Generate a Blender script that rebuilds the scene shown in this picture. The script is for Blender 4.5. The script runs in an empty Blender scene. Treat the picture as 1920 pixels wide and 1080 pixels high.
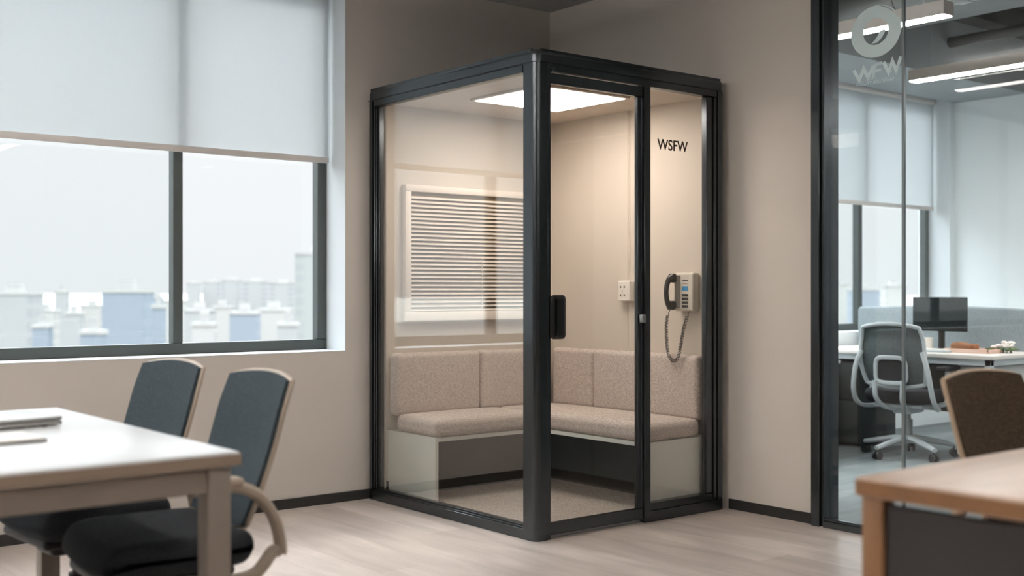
import bpy, bmesh, math, random
from mathutils import Vector, Matrix
random.seed(4)
S = bpy.context.scene
COL = S.collection
PI = math.pi

# ------------------------------------------------------------------ materials
def lin(h):
    h = h.lstrip('#')
    o = []
    for i in (0, 2, 4):
        c = int(h[i:i+2], 16) / 255
        o.append(c/12.92 if c <= .04045 else ((c+.055)/1.055)**2.4)
    return (*o, 1)

def newmat(name):
    m = bpy.data.materials.new(name); m.use_nodes = True
    nt = m.node_tree; nt.nodes.clear()
    out = nt.nodes.new('ShaderNodeOutputMaterial')
    return m, nt, out

def N(nt, t, **kw):
    n = nt.nodes.new(t)
    for k, v in kw.items():
        if k in n.inputs: n.inputs[k].default_value = v
        else: setattr(n, k, v)
    return n

def mat(name, col, rough=.6, metal=0, var=.04, scale=8, bump=0, bscale=200, spec=.5, sheen=0):
    m, nt, out = newmat(name)
    p = N(nt, 'ShaderNodeBsdfPrincipled'); p.inputs['Roughness'].default_value = rough
    p.inputs['Metallic'].default_value = metal; p.inputs['Specular IOR Level'].default_value = spec
    if sheen: p.inputs['Sheen Weight'].default_value = sheen
    tc = N(nt, 'ShaderNodeTexCoord')
    no = N(nt, 'ShaderNodeTexNoise', Scale=scale, Detail=4.0)
    nt.links.new(tc.outputs['Object'], no.inputs['Vector'])
    r = N(nt, 'ShaderNodeValToRGB')
    c = lin(col)
    r.color_ramp.elements[0].position = .3; r.color_ramp.elements[1].position = .7
    r.color_ramp.elements[0].color = (*[x*(1-var) for x in c[:3]], 1)
    r.color_ramp.elements[1].color = (*[min(1, x*(1+var)) for x in c[:3]], 1)
    nt.links.new(no.outputs['Fac'], r.inputs['Fac'])
    nt.links.new(r.outputs['Color'], p.inputs['Base Color'])
    if bump:
        n2 = N(nt, 'ShaderNodeTexNoise', Scale=bscale, Detail=3.0)
        nt.links.new(tc.outputs['Object'], n2.inputs['Vector'])
        b = N(nt, 'ShaderNodeBump', Strength=bump, Distance=.002)
        nt.links.new(n2.outputs['Fac'], b.inputs['Height'])
        nt.links.new(b.outputs['Normal'], p.inputs['Normal'])
    nt.links.new(p.outputs[0], out.inputs[0])
    return m

def glass(name, F0=.05, tint=(1, 1, 1), rough=0.0):
    m, nt, out = newmat(name)
    tr = N(nt, 'ShaderNodeBsdfTransparent'); tr.inputs['Color'].default_value = (*tint, 1)
    gl = N(nt, 'ShaderNodeBsdfGlossy'); gl.inputs['Roughness'].default_value = rough
    lw = N(nt, 'ShaderNodeLayerWeight', Blend=.5)
    pw = N(nt, 'ShaderNodeMath', operation='POWER'); pw.inputs[1].default_value = 5
    ma = N(nt, 'ShaderNodeMath', operation='MULTIPLY_ADD'); ma.inputs[1].default_value = 1-F0; ma.inputs[2].default_value = F0
    mx = N(nt, 'ShaderNodeMixShader')
    nt.links.new(lw.outputs['Facing'], pw.inputs[0]); nt.links.new(pw.outputs[0], ma.inputs[0])
    nt.links.new(ma.outputs[0], mx.inputs[0])
    nt.links.new(tr.outputs[0], mx.inputs[1]); nt.links.new(gl.outputs[0], mx.inputs[2])
    nt.links.new(mx.outputs[0], out.inputs[0])
    return m

def emit(name, col, st):
    m, nt, out = newmat(name)
    e = N(nt, 'ShaderNodeEmission'); e.inputs[0].default_value = lin(col); e.inputs[1].default_value = st
    nt.links.new(e.outputs[0], out.inputs[0]); return m

def fabric(name, c1, c2, sc=260, bump=.35, sheen=0.0):
    m, nt, out = newmat(name)
    p = N(nt, 'ShaderNodeBsdfPrincipled', Roughness=.95); p.inputs['Specular IOR Level'].default_value = .2
    p.inputs['Sheen Weight'].default_value = sheen
    tc = N(nt, 'ShaderNodeTexCoord')
    fs = []
    for s in ((1, 1, .18), (.18, .18, 1)):
        mp = N(nt, 'ShaderNodeMapping'); mp.inputs['Scale'].default_value = s
        no = N(nt, 'ShaderNodeTexNoise', Scale=sc, Detail=2.0)
        nt.links.new(tc.outputs['Object'], mp.inputs[0]); nt.links.new(mp.outputs[0], no.inputs['Vector']); fs.append(no)
    ad = N(nt, 'ShaderNodeMath', operation='ADD'); nt.links.new(fs[0].outputs['Fac'], ad.inputs[0]); nt.links.new(fs[1].outputs['Fac'], ad.inputs[1])
    r = N(nt, 'ShaderNodeValToRGB'); r.color_ramp.elements[0].position = .4; r.color_ramp.elements[1].position = .62
    dv = N(nt, 'ShaderNodeMath', operation='MULTIPLY'); dv.inputs[1].default_value = .5
    nt.links.new(ad.outputs[0], dv.inputs[0]); nt.links.new(dv.outputs[0], r.inputs[0])
    r.color_ramp.elements[0].color = lin(c1); r.color_ramp.elements[1].color = lin(c2)
    nt.links.new(r.outputs[0], p.inputs['Base Color'])
    b = N(nt, 'ShaderNodeBump', Strength=bump, Distance=.001); nt.links.new(dv.outputs[0], b.inputs['Height'])
    nt.links.new(b.outputs[0], p.inputs['Normal']); nt.links.new(p.outputs[0], out.inputs[0])
    return m

def planks(name, c1, c2, cm, L=1.3, Wd=.19, rough=.38, bump=.1, turn=True):
    m, nt, out = newmat(name)
    p = N(nt, 'ShaderNodeBsdfPrincipled', Roughness=rough)
    tc = N(nt, 'ShaderNodeTexCoord'); mp = N(nt, 'ShaderNodeMapping')
    if turn: mp.inputs['Rotation'].default_value = (0, 0, PI/2)
    nt.links.new(tc.outputs['Object'], mp.inputs[0])
    br = N(nt, 'ShaderNodeTexBrick'); br.inputs['Scale'].default_value = 1
    br.inputs['Brick Width'].default_value = L; br.inputs['Row Height'].default_value = Wd
    br.inputs['Mortar Size'].default_value = .0012; br.inputs['Mortar Smooth'].default_value = .3
    br.inputs['Color1'].default_value = lin(c1); br.inputs['Color2'].default_value = lin(c2); br.inputs['Mortar'].default_value = lin(cm)
    br.offset = .37
    nt.links.new(mp.outputs[0], br.inputs['Vector'])
    m2 = N(nt, 'ShaderNodeMapping'); m2.inputs['Scale'].default_value = (1.0, 5.5, 1); nt.links.new(mp.outputs[0], m2.inputs[0])
    no = N(nt, 'ShaderNodeTexNoise', Scale=1.6, Detail=6.0, Distortion=.6); nt.links.new(m2.outputs[0], no.inputs['Vector'])
    r = N(nt, 'ShaderNodeValToRGB'); r.color_ramp.elements[0].position = .32; r.color_ramp.elements[1].position = .68
    r.color_ramp.elements[0].color = (.74, .74, .74, 1); r.color_ramp.elements[1].color = (1.06, 1.06, 1.06, 1)
    nt.links.new(no.outputs['Fac'], r.inputs[0])
    mx = N(nt, 'ShaderNodeMix', data_type='RGBA', blend_type='MULTIPLY'); mx.inputs[0].default_value = 1
    nt.links.new(br.outputs['Color'], mx.inputs[6]); nt.links.new(r.outputs[0], mx.inputs[7])
    nt.links.new(mx.outputs[2], p.inputs['Base Color'])
    b = N(nt, 'ShaderNodeBump', Strength=bump, Distance=.002); nt.links.new(no.outputs['Fac'], b.inputs['Height'])
    nt.links.new(b.outputs[0], p.inputs['Normal'])
    nt.links.new(p.outputs[0], out.inputs[0])
    return m

def shade_mat(name, col, transp):
    m, nt, out = newmat(name)
    c = lin(col)
    d = N(nt, 'ShaderNodeBsdfDiffuse'); t = N(nt, 'ShaderNodeBsdfTranslucent'); tr = N(nt, 'ShaderNodeBsdfTransparent')
    tc = N(nt, 'ShaderNodeTexCoord'); no = N(nt, 'ShaderNodeTexNoise', Scale=300.0)
    nt.links.new(tc.outputs['Object'], no.inputs['Vector'])
    r = N(nt, 'ShaderNodeValToRGB'); r.color_ramp.elements[0].color = (*[x*.94 for x in c[:3]], 1); r.color_ramp.elements[1].color = c
    nt.links.new(no.outputs['Fac'], r.inputs[0]); nt.links.new(r.outputs[0], d.inputs[0]); nt.links.new(r.outputs[0], t.inputs[0])
    a = N(nt, 'ShaderNodeMixShader'); a.inputs[0].default_value = .5
    nt.links.new(d.outputs[0], a.inputs[1]); nt.links.new(t.outputs[0], a.inputs[2])
    b = N(nt, 'ShaderNodeMixShader'); b.inputs[0].default_value = transp
    nt.links.new(a.outputs[0], b.inputs[1]); nt.links.new(tr.outputs[0], b.inputs[2]); nt.links.new(b.outputs[0], out.inputs[0])
    return m

def facade(name, c1, c2, bw=6, rh=3.5, rot=False):
    m, nt, out = newmat(name)
    p = N(nt, 'ShaderNodeBsdfPrincipled', Roughness=.7)
    tc = N(nt, 'ShaderNodeTexCoord'); mp = N(nt, 'ShaderNodeSeparateXYZ'); cb = N(nt, 'ShaderNodeCombineXYZ')
    ad = N(nt, 'ShaderNodeMath', operation='ADD')
    nt.links.new(tc.outputs['Object'], mp.inputs[0]); nt.links.new(mp.outputs[0], ad.inputs[0]); nt.links.new(mp.outputs[1], ad.inputs[1])
    nt.links.new(ad.outputs[0], cb.inputs[0]); nt.links.new(mp.outputs[2], cb.inputs[1])
    br = N(nt, 'ShaderNodeTexBrick'); br.inputs['Scale'].default_value = 1; br.offset = 0
    br.inputs['Brick Width'].default_value = bw; br.inputs['Row Height'].default_value = rh; br.inputs['Mortar Size'].default_value = .7
    br.inputs['Color1'].default_value = lin(c2); br.inputs['Color2'].default_value = lin(c2); br.inputs['Mortar'].default_value = lin(c1)
    nt.links.new(cb.outputs[0], br.inputs['Vector']); nt.links.new(br.outputs['Color'], p.inputs['Base Color'])
    nt.links.new(p.outputs[0], out.inputs[0]); return m

M = {}
M['wall'] = mat('wall_paint', '#c6bfb8', .8, bump=.05, bscale=400, var=.012, scale=1.5)
M['wall_lit'] = mat('wall_paint_lit', '#ded6cd', .8, bump=.05, bscale=400, var=.012, scale=1.5)  # same paint as the window wall, lightened to stand for stronger light
M['wall_dim'] = mat('dimmed_wall_paint', '#45423f', .8, var=.02)  # unseen walls, coloured dark so the booth frame reflects less light
M['wall_white'] = mat('white_paint', '#cfd5d8', .75, var=.01)
M['wall_office'] = mat('office_wall_paint', '#e4eaec', .8, var=.015, scale=1.5)
M['ceil'] = mat('ceiling_paint', '#c8caca', .9, var=.02)
M['ceil_office'] = mat('office_ceiling', '#9aa0a2', .9, var=.05, scale=2)
M['ceil_dark'] = mat('dark_open_ceiling', '#262624', .9, var=.15, scale=2)
M['duct'] = mat('duct_metal', '#8d8f8e', .45, .6, var=.1, scale=4)
M['pipe_dark'] = mat('dark_pipe', '#2a2a29', .5, .2)
M['floor'] = planks('wood_floor', '#c6bbb3', '#b4a8a0', '#9c9188')
M['floor_office'] = planks('carpet_tile_floor', '#7f8788', '#747c7e', '#656c6e', L=1.0, Wd=.25, rough=.7, turn=False)
M['carpet'] = mat('booth_carpet', '#a29a92', .98, var=.5, scale=190, bump=.9, bscale=500, spec=.1)
M['black'] = mat('black_anodised', '#4c5053', .26, .9, var=.03)
M['black_rough'] = mat('black_trim', '#201f1e', .6)
M['black_gloss'] = mat('black_plastic', '#131312', .3)
M['winframe'] = mat('window_frame_metal', '#4a504f', .45, .2, var=.03)
M['booth_in'] = mat('booth_lining', '#d0c7bb', .75, var=.012, scale=2, bump=.08, bscale=500)
M['booth_ceil'] = mat('booth_ceiling', '#c9bdb0', .7, var=.01)
M['bench_side'] = mat('bench_laminate', '#dadcd6', .55, var=.015)
M['bench_edge'] = mat('bench_board_edge', '#a79c8a', .5)
M['bench_shadow'] = mat('bench_recess_shadow', '#3b3732', .7)  # shade below the seat, put into a dark colour
M['fab'] = fabric('bench_fabric', '#a99d94', '#dcd1c9', sc=420, bump=.2)
M['white_plastic'] = mat('white_plastic', '#e4dfd6', .35, var=.01)
M['phone_body'] = mat('phone_plastic', '#cfc9bd', .4, var=.01)
M['phone_side'] = mat('phone_plastic_grey', '#8d8880', .5, var=.01)
M['blue'] = mat('blue_display', '#3f86b8', .25, var=.08, scale=60)
M['key'] = mat('key_dark', '#3b3835', .5)
M['cord'] = mat('cord_rubber', '#2e2a26', .5)
M['louver'] = mat('louver_white', '#e9dfd3', .5, var=.01)
M['louver_back'] = mat('louver_backing', '#92805f', .8)
M['table_top'] = mat('white_laminate', '#c6c8c9', .28, var=.008)
M['table_edge'] = mat('taupe_edge', '#8f7e6e', .5, var=.02)
M['table_leg'] = mat('taupe_powder_coat', '#877c72', .45, .1, var=.02)
M['mesh_dark'] = fabric('dark_chair_mesh', '#2e363b', '#3f494f', sc=500, bump=.3)
M['seat_dark'] = fabric('dark_seat_fabric', '#242628', '#313338', sc=500, bump=.2)
M['taupe'] = mat('taupe_plastic', '#a59788', .45)
M['brown_mesh'] = fabric('brown_chair_mesh', '#33291f', '#4b3d31', sc=260, bump=.4)
M['beige'] = mat('beige_plastic', '#b09a82', .5)
M['mesh_grey'] = fabric('grey_chair_mesh', '#4d5556', '#687071', sc=420, bump=.2)
M['light_plastic'] = mat('light_grey_plastic', '#b9c0c3', .4)
M['caster'] = mat('caster_rubber', '#1e2022', .5)
M['alu'] = mat('satin_aluminium', '#a9acad', .3, .8)
M['laptop'] = mat('laptop_shell', '#9b9a97', .35, .6)
M['wood'] = planks('oak_desk', '#cbb09c', '#c3a690', '#a88a70', L=3, Wd=.4, rough=.3, bump=.03, turn=False)
M['wood_edge'] = mat('oak_edge', '#86603f', .5, var=.12, scale=12)
M['desk_panel'] = mat('charcoal_desk_panel', '#322d2c', .65, var=.04)
M['screen_fab'] = fabric('divider_fabric', '#808a8f', '#929ca1', sc=300, bump=.1)
M['monitor'] = mat('monitor_screen', '#0c1416', .65, var=.02, spec=.2)
M['desk_white'] = mat('office_desk_white', '#dcd6d0', .4, var=.01)
M['pedestal'] = mat('pedestal_paint', '#c9c8c5', .45, var=.01)
M['cab_dark'] = mat('dark_cabinet', '#3f4444', .6)
M['pink'] = mat('pale_pink_card', '#d9b9a8', .6)
M['brown_leather'] = mat('brown_leather', '#8a5a38', .6)
M['flower'] = mat('white_petals', '#efe8e2', .7)
M['leaf'] = mat('green_leaf', '#5d7048', .6)
M['logo'] = mat('frosted_vinyl', '#e6fbff', .5, var=.005)
M['letter'] = mat('dark_vinyl', '#3a332b', .6)
M['shade'] = shade_mat('roller_shade_fabric', '#d6dadc', .10)
M['shade_bar'] = mat('shade_bar_white', '#cfcac6', .5)
M['glass_booth'] = glass('booth_glass', .145, (.985, .985, .975))
M['glass_door'] = glass('door_glass', .035, (.99, .985, .975))
M['glass_part'] = glass('partition_glass', .03, (.965, .985, .985))
M['glass_win'] = glass('window_glass', .02, (.985, .995, .995))
M['glass_edge'] = mat('glass_edge', '#9fb0b0', .2)
M['joint'] = mat('glass_joint', '#7a8486', .25, .3)
M['lamp_house'] = mat('lamp_housing', '#a89d93', .5)
M['emit_booth'] = emit('booth_light', '#fff2e7', 11.8)
M['emit_lamp'] = emit('lamp_diffuser', '#fff6f0', 17.0)
M['emit_office'] = emit('office_lamp_diffuser', '#fffaf6', 48.0)
M['emit_fill'] = emit('uplight_fill', '#fff8f2', 78.0)  # added glow to fill the ceiling and upper walls
M['bld_blue'] = facade('hazy_blue_glass_facade', '#7a828a', '#737d86', 5, 4)  # city facades: distance haze is put into these low-contrast colours
M['bld_white'] = facade('hazy_pale_facade', '#9a9995', '#908f8d', 6, 3.6)
M['bld_grey'] = facade('hazy_grey_facade', '#8f908f', '#868888', 5, 3.6)
M['bld_green'] = facade('hazy_green_facade', '#8a8d8a', '#858887', 5, 3.8)
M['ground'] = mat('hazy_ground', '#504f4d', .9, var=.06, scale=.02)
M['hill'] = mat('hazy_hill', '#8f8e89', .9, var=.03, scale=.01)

# ------------------------------------------------------------------ geometry helpers
def BM(): return bmesh.new()

def box(bm, lo, hi, bev=0, seg=2):
    v = [bm.verts.new((x, y, z)) for x in (lo[0], hi[0]) for y in (lo[1], hi[1]) for z in (lo[2], hi[2])]
    fs = [bm.faces.new([v[i] for i in q]) for q in ((0,1,3,2),(4,6,7,5),(0,4,5,1),(2,3,7,6),(0,2,6,4),(1,5,7,3))]
    if bev:
        es = list({e for f in fs for e in f.edges})
        bmesh.ops.bevel(bm, geom=es, offset=bev, segments=seg, profile=.5, affect='EDGES')

def vpost(bm, lo, hi, r, corners, seg=6):
    """vertical prism with chosen rounded corners: corners = set of 'xy' sign tuples"""
    pts = []
    for (sx, sy, a0) in ((1, 1, 0), (-1, 1, PI/2), (-1, -1, PI), (1, -1, 1.5*PI)):
        cx = hi[0] if sx > 0 else lo[0]; cy = hi[1] if sy > 0 else lo[1]
        if (sx, sy) in corners:
            for k in range(seg+1):
                a = a0 + PI/2*k/seg
                pts.append((cx - sx*r + r*math.cos(a), cy - sy*r + r*math.sin(a)))
        else: pts.append((cx, cy))
    prism(bm, [(x, y, lo[2]) for x, y in pts], (0, 0, hi[2]-lo[2]))

def prism(bm, pts, ext):
    e = Vector(ext)
    a = [bm.verts.new(p) for p in pts]; b = [bm.verts.new(Vector(p)+e) for p in pts]
    n = len(a)
    bm.faces.new(a[::-1]); bm.faces.new(b)
    for i in range(n): bm.faces.new((a[i], a[(i+1) % n], b[(i+1) % n], b[i]))

def rbox(bm, c, h, r, seg=4, cuts=6, fn=None):
    """rounded box with inner divisions; fn deforms local points"""
    def axis(hh):
        rr = min(r, hh*.98)
        o = [-(hh-rr) - rr*math.tan(PI/4*k/seg) for k in range(seg, 0, -1)]
        n = cuts
        o += [-(hh-rr) + 2*(hh-rr)*k/n for k in range(n+1)]
        o += [(hh-rr) + rr*math.tan(PI/4*k/seg) for k in range(1, seg+1)]
        return o
    A = [axis(x) for x in h]; rm = [min(r, x*.98) for x in h]; R_ = min(rm)
    cache = {}
    def V(p):
        q = [max(-(h[i]-rm[i]), min(h[i]-rm[i], p[i])) for i in range(3)]
        d = Vector([(p[i]-q[i])/rm[i] for i in range(3)])
        d.normalize()
        v = Vector([q[i] + rm[i]*d[i] for i in range(3)])
        key = tuple(round(x, 6) for x in v)
        if key not in cache:
            w = fn(v.copy()) if fn else v
            cache[key] = bm.verts.new(Vector(c)+w)
        return cache[key]
    for ax in range(3):
        u, w = [(1, 2), (2, 0), (0, 1)][ax]
        for s in (-1, 1):
            for i in range(len(A[u])-1):
                for j in range(len(A[w])-1):
                    q = []
                    for (a, b) in ((i, j), (i+1, j), (i+1, j+1), (i, j+1)):
                        p = [0, 0, 0]; p[ax] = s*h[ax]; p[u] = A[u][a]; p[w] = A[w][b]; q.append(V(p))
                    q2 = []
                    for x in q:
                        if x not in q2: q2.append(x)
                    if len(q2) > 2:
                        if s < 0: q2.reverse()
                        try: bm.faces.new(q2)
                        except ValueError: pass

def tube(bm, pts, rad, n=8, cap=True, flat=1.0, up=None):
    pts = [Vector(p) for p in pts]; m = len(pts)
    rs = rad if isinstance(rad, (list, tuple)) else [rad]*m
    rings = []; prev = None
    for i in range(m):
        t = (pts[min(i+1, m-1)] - pts[max(i-1, 0)]).normalized()
        if prev is None:
            a = Vector(up) if up else (Vector((0, 0, 1)) if abs(t.z) < .9 else Vector((1, 0, 0)))
        else: a = prev
        a = (a - t*a.dot(t)).normalized(); prev = a; b = t.cross(a)
        rings.append([bm.verts.new(pts[i] + a*rs[i]*math.cos(2*PI*k/n) + b*rs[i]*flat*math.sin(2*PI*k/n)) for k in range(n)])
    for i in range(m-1):
        for k in range(n):
            bm.faces.new((rings[i][k], rings[i][(k+1) % n], rings[i+1][(k+1) % n], rings[i+1][k]))
    if cap: bm.faces.new(rings[0][::-1]); bm.faces.new(rings[-1])

def cyl(bm, a, b, r, n=20, r2=None): tube(bm, [a, b], [r, r2 if r2 is not None else r], n)

def smooth(pts, k=5):
    """Catmull-Rom"""
    P = [Vector(p) for p in pts]; P = [2*P[0]-P[1]] + P + [2*P[-1]-P[-2]]
    o = []
    for i in range(1, len(P)-2):
        for j in range(k):
            t = j/k
            o.append(.5*((2*P[i]) + (P[i+1]-P[i-1])*t + (2*P[i-1]-5*P[i]+4*P[i+1]-P[i+2])*t*t + (-P[i-1]+3*P[i]-3*P[i+1]+P[i+2])*t**3))
    o.append(P[-2]); return o

def sheet(bm, f, nu=20, nv=20, th=.02, axis=(-1, 0, 0)):
    """slab: f(s,t), s,t in -1..1"""
    ax = Vector(axis)*th
    A = [[bm.verts.new(f(-1+2*i/nu, -1+2*j/nv)) for j in range(nv+1)] for i in range(nu+1)]
    B = [[bm.verts.new(Vector(f(-1+2*i/nu, -1+2*j/nv))+ax) for j in range(nv+1)] for i in range(nu+1)]
    for i in range(nu):
        for j in range(nv):
            bm.faces.new((A[i][j], A[i+1][j], A[i+1][j+1], A[i][j+1]))
            bm.faces.new((B[i][j+1], B[i+1][j+1], B[i+1][j], B[i][j]))
    rim = [(i, 0) for i in range(nu)] + [(nu, j) for j in range(nv)] + [(i, nv) for i in range(nu, 0, -1)] + [(0, j) for j in range(nv, 0, -1)]
    for k in range(len(rim)):
        a = rim[k]; b = rim[(k+1) % len(rim)]
        bm.faces.new((A[b[0]][b[1]], A[a[0]][a[1]], B[a[0]][a[1]], B[b[0]][b[1]]))

def squircle(s, t, k=.35):
    return s*math.sqrt(1-k*t*t), t*math.sqrt(1-k*s*s)

def root_of(o):
    while o.parent: o = o.parent
    return o

def obj(name, bm, m, parent=None, flat=False, ang=40):
    bmesh.ops.recalc_face_normals(bm, faces=bm.faces)
    if parent:
        off = root_of(parent).location
        if off.length: bmesh.ops.translate(bm, verts=bm.verts, vec=-off)
    me = bpy.data.meshes.new(name); bm.to_mesh(me); bm.free()
    if not flat:
        for p in me.polygons: p.use_smooth = True
        me.set_sharp_from_angle(angle=math.radians(ang))
    o = bpy.data.objects.new(name, me); COL.objects.link(o)
    if isinstance(m, str): m = M[m]
    me.materials.append(m)
    if parent: o.parent = parent
    return o

def thing(name, label, cat, loc=(0, 0, 0), group=None, kind=None):
    o = bpy.data.objects.new(name, None); COL.objects.link(o); o.location = loc; o.empty_display_size = .1
    if label: o['label'] = label
    if cat: o['category'] = cat
    if group: o['group'] = group
    if kind: o['kind'] = kind
    return o

def tag(o, label, cat, group=None):
    o['label'] = label; o['category'] = cat
    if group: o['group'] = group
    return o

def struct(name, bm, m, parent=None):
    o = obj(name, bm, m, parent, flat=False, ang=30)
    if not parent: o['kind'] = 'structure'
    return o

def B(*boxes, bev=0, seg=2):
    bm = BM()
    for lo, hi in boxes: box(bm, lo, hi, bev, seg)
    return bm

def copy_tree(o, parent=None):
    c = o.copy(); COL.objects.link(c)
    if parent: c.parent = parent
    for ch in o.children: copy_tree(ch, c)
    return c

# ------------------------------------------------------------------ dimensions
YW = 5.35      # window wall
XR = 4.61      # right wall
ZC = 2.815     # ceiling
ZT, ZS = 2.79, .797
WX0, WX1 = -2.4, 3.176
OX0, OX1 = 5.05, 9.13

# ------------------------------------------------------------------ shell
struct('floor', B(((-4, -4, -.12), (4.66, YW+.3, 0))), 'floor')
struct('floor_2', B(((4.66, -2, -.12), (9.45, YW+.3, 0))), 'floor_office')
struct('wall_left', B(((-4, YW, 0), (4.68, YW+.3, ZS)), ((-4, YW, ZT), (4.68, YW+.3, 3.35)),
                      ((-4, YW, ZS), (WX0, YW+.3, ZT)), ((WX1, YW, ZS), (4.68, YW+.3, ZT))), 'wall')
struct('wall_office_back', B(((4.68, YW, 0), (9.45, YW+.3, ZS)), ((4.68, YW, ZT), (9.45, YW+.3, 3.35)),
                      ((4.68, YW, ZS), (OX0, YW+.3, ZT)), ((OX1, YW, ZS), (9.45, YW+.3, ZT))), 'wall_office')
struct('wall_right', B(((XR, 3.40, 0), (XR+.14, YW, ZC))), 'wall_lit')
struct('wall_rear', B(((-4, -4.1, 0), (4.66, -4, ZC))), 'wall_dim')
struct('wall_far_left', B(((-4.1, -4.1, 0), (-4, YW+.3, ZC))), 'wall_dim')
struct('wall_right_rear', B(((XR, -4, 0), (XR+.14, -.6, ZC))), 'wall_dim')
struct('wall_office_right', B(((9.2, -2, 0), (9.45, YW, 3.35))), 'wall_office')
struct('wall_office_front', B(((4.66, -2.1, 0), (9.45, -2, 3.35))), 'wall_dim')
struct('ceiling', B(((-4.1, -4.1, ZC), (4.75, YW+.3, ZC+.12))), 'ceil')
struct('ceiling_office', B(((4.75, 4.7, 2.73), (9.2, YW, 3.2))), 'ceil_office')
struct('ceiling_office_open', B(((4.75, -2.1, 3.2), (9.45, YW+.3, 3.35))), 'ceil_dark')
struct('baseboard_left', B(((-4, YW-.015, 0), (3.33, YW, .05))), 'black_rough')
struct('baseboard_right', B(((XR-.012, 3.40, 0), (XR, 3.93, .05))), 'black_rough')

def reveal(n, x0, x1):
    t = .004
    struct('trim_%d' % n, B(((x0, YW-.001, ZS), (x1, YW+.2, ZS+t)), ((x0, YW-.001, ZT-t), (x1, YW+.2, ZT)),
                    ((x0, YW-.001, ZS+t), (x0+t, YW+.2, ZT-t)), ((x1-t, YW-.001, ZS+t), (x1, YW+.2, ZT-t))), 'wall_white')

def window(n, x0, x1, mull):
    w = thing('window_%d' % n, None, None, ((x0+x1)/2, YW+.2, ZS), kind='structure')
    y0, y1 = YW+.20, YW+.26
    z0, z1 = ZS+.004, ZT-.004
    f = obj('window_frame', B(((x0, y0, z0), (x1, y1, z0+.055)), ((x0, y0, z1-.055), (x1, y1, z1)),
        ((x0, y0, z0+.055), (x0+.055, y1, z1-.055)), ((x1-.055, y0, z0+.055), (x1, y1, z1-.055)), bev=.003, seg=1), 'winframe', w)
    for m in mull:
        obj('mullion', B(((m-.025, y0, z0+.055), (m+.025, y1, z1-.055)), bev=.003, seg=1), 'winframe', w)
    ms = [x0+.03] + list(mull) + [x1-.03]
    for a, b in zip(ms[:-1], ms[1:]):
        obj('window_pane', B(((a+.02, YW+.236, z0+.05), (b-.02, YW+.242, z1-.05))), 'glass_win', w, flat=True)
    return w
reveal(1, WX0, WX1); reveal(2, OX0, OX1)
window(1, WX0, WX1, [2.331, 1.15, -.03, -1.21])
window(2, OX0, OX1, [8.12, 7.1, 6.08])

def shade(x0, x1, zb, label, grp=None):
    s = thing('roller_shade', label, 'window shade', ((x0+x1)/2, YW+.13, zb))
    y = YW+.145
    bm = BM(); box(bm, (x0, y, zb+.02), (x1, y+.0012, ZT-.05)); obj('shade_fabric', bm, 'shade', s, flat=True)
    obj('bottom_bar', B(((x0-.004, y-.008, zb-.008), (x1+.006, y+.010, zb+.024)), bev=.004), 'shade_bar', s)
    bm = BM(); cyl(bm, (x0, y+.01, ZT-.04), (x1, y+.01, ZT-.04), .028); obj('roller_tube', bm, 'shade_bar', s)
shade(-.1, 3.150, 1.815, 'white roller shade half lowered over the window beside the booth')
shade(5.1, 9.10, 1.82, 'white roller shade lowered over the window of the glazed office behind the partition')

# ------------------------------------------------------------------ booth
bx0, bx1, by0, by1, bz = 3.306, 4.575, 3.932, 5.345, 2.2
bo = thing('phone_booth', 'black framed glass phone booth with beige lined walls standing in the corner', 'booth', ((bx0+bx1)/2, (by0+by1)/2, 0))
bm = BM(); vpost(bm, (bx0, by0, 2.142), (bx1, by1, bz), .036, {(-1, -1), (1, -1), (-1, 1), (1, 1)}, 8)
es = [e for e in bm.edges if all(v.co.z > bz-.001 for v in e.verts)]
bmesh.ops.bevel(bm, geom=es, offset=.028, segments=5, profile=.5, affect='EDGES')
obj('roof_cap', bm, 'black', bo, ang=50)
# header (below the shadow gap)
g = .004
bm = BM(); vpost(bm, (bx0+g, by0+g, 2.138), (bx1-g, by1-g, 2.142), .032, {(-1, -1), (1, -1)}, 8); obj('shadow_gap', bm, 'black_gloss', bo)
bm = BM(); box(bm, (bx0+.002, by0+.098, 2.102), (bx0+.05, by1-.06, 2.138), .002, 1); obj('top_rail', bm, 'black', bo)
bm = BM(); box(bm, (bx0+.098, by0+.002, 2.105), (bx1-.06, by0+.055, 2.138), .002, 1); obj('top_rail', bm, 'black', bo)
bm = BM(); vpost(bm, (bx0, by0, 0), (bx0+.07, by0+.088, 2.138), .032, {(-1, -1)}, 10)
box(bm, (bx0+.072, by0+.003, .0), (bx0+.092, by0+.05, 2.138), .002, 1)
obj('corner_post', bm, 'black', bo)
bm = BM(); vpost(bm, (bx0, by1-.05, 0), (bx0+.05, by1, 2.138), .03, {(-1, 1)}, 6)
for k in range(3): box(bm, (bx0+.006+.006*k, by1-.066-.014*k, .062), (bx0+.05, by1-.054-.014*k, 2.104), .002, 1)
obj('corner_post', bm, 'black', bo)
bm = BM(); vpost(bm, (bx1-.055, by0, 0), (bx1, by0+.07, 2.138), .03, {(1, -1)}, 6)
box(bm, (bx1-.080, by0+.006, .06), (bx1-.058, by0+.05, 2.104), .002, 1); box(bm, (bx1-.125, by0+.014, .09), (bx1-.084, by0+.05, 2.104), .003, 1)
obj('corner_post', bm, 'black', bo)
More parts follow.
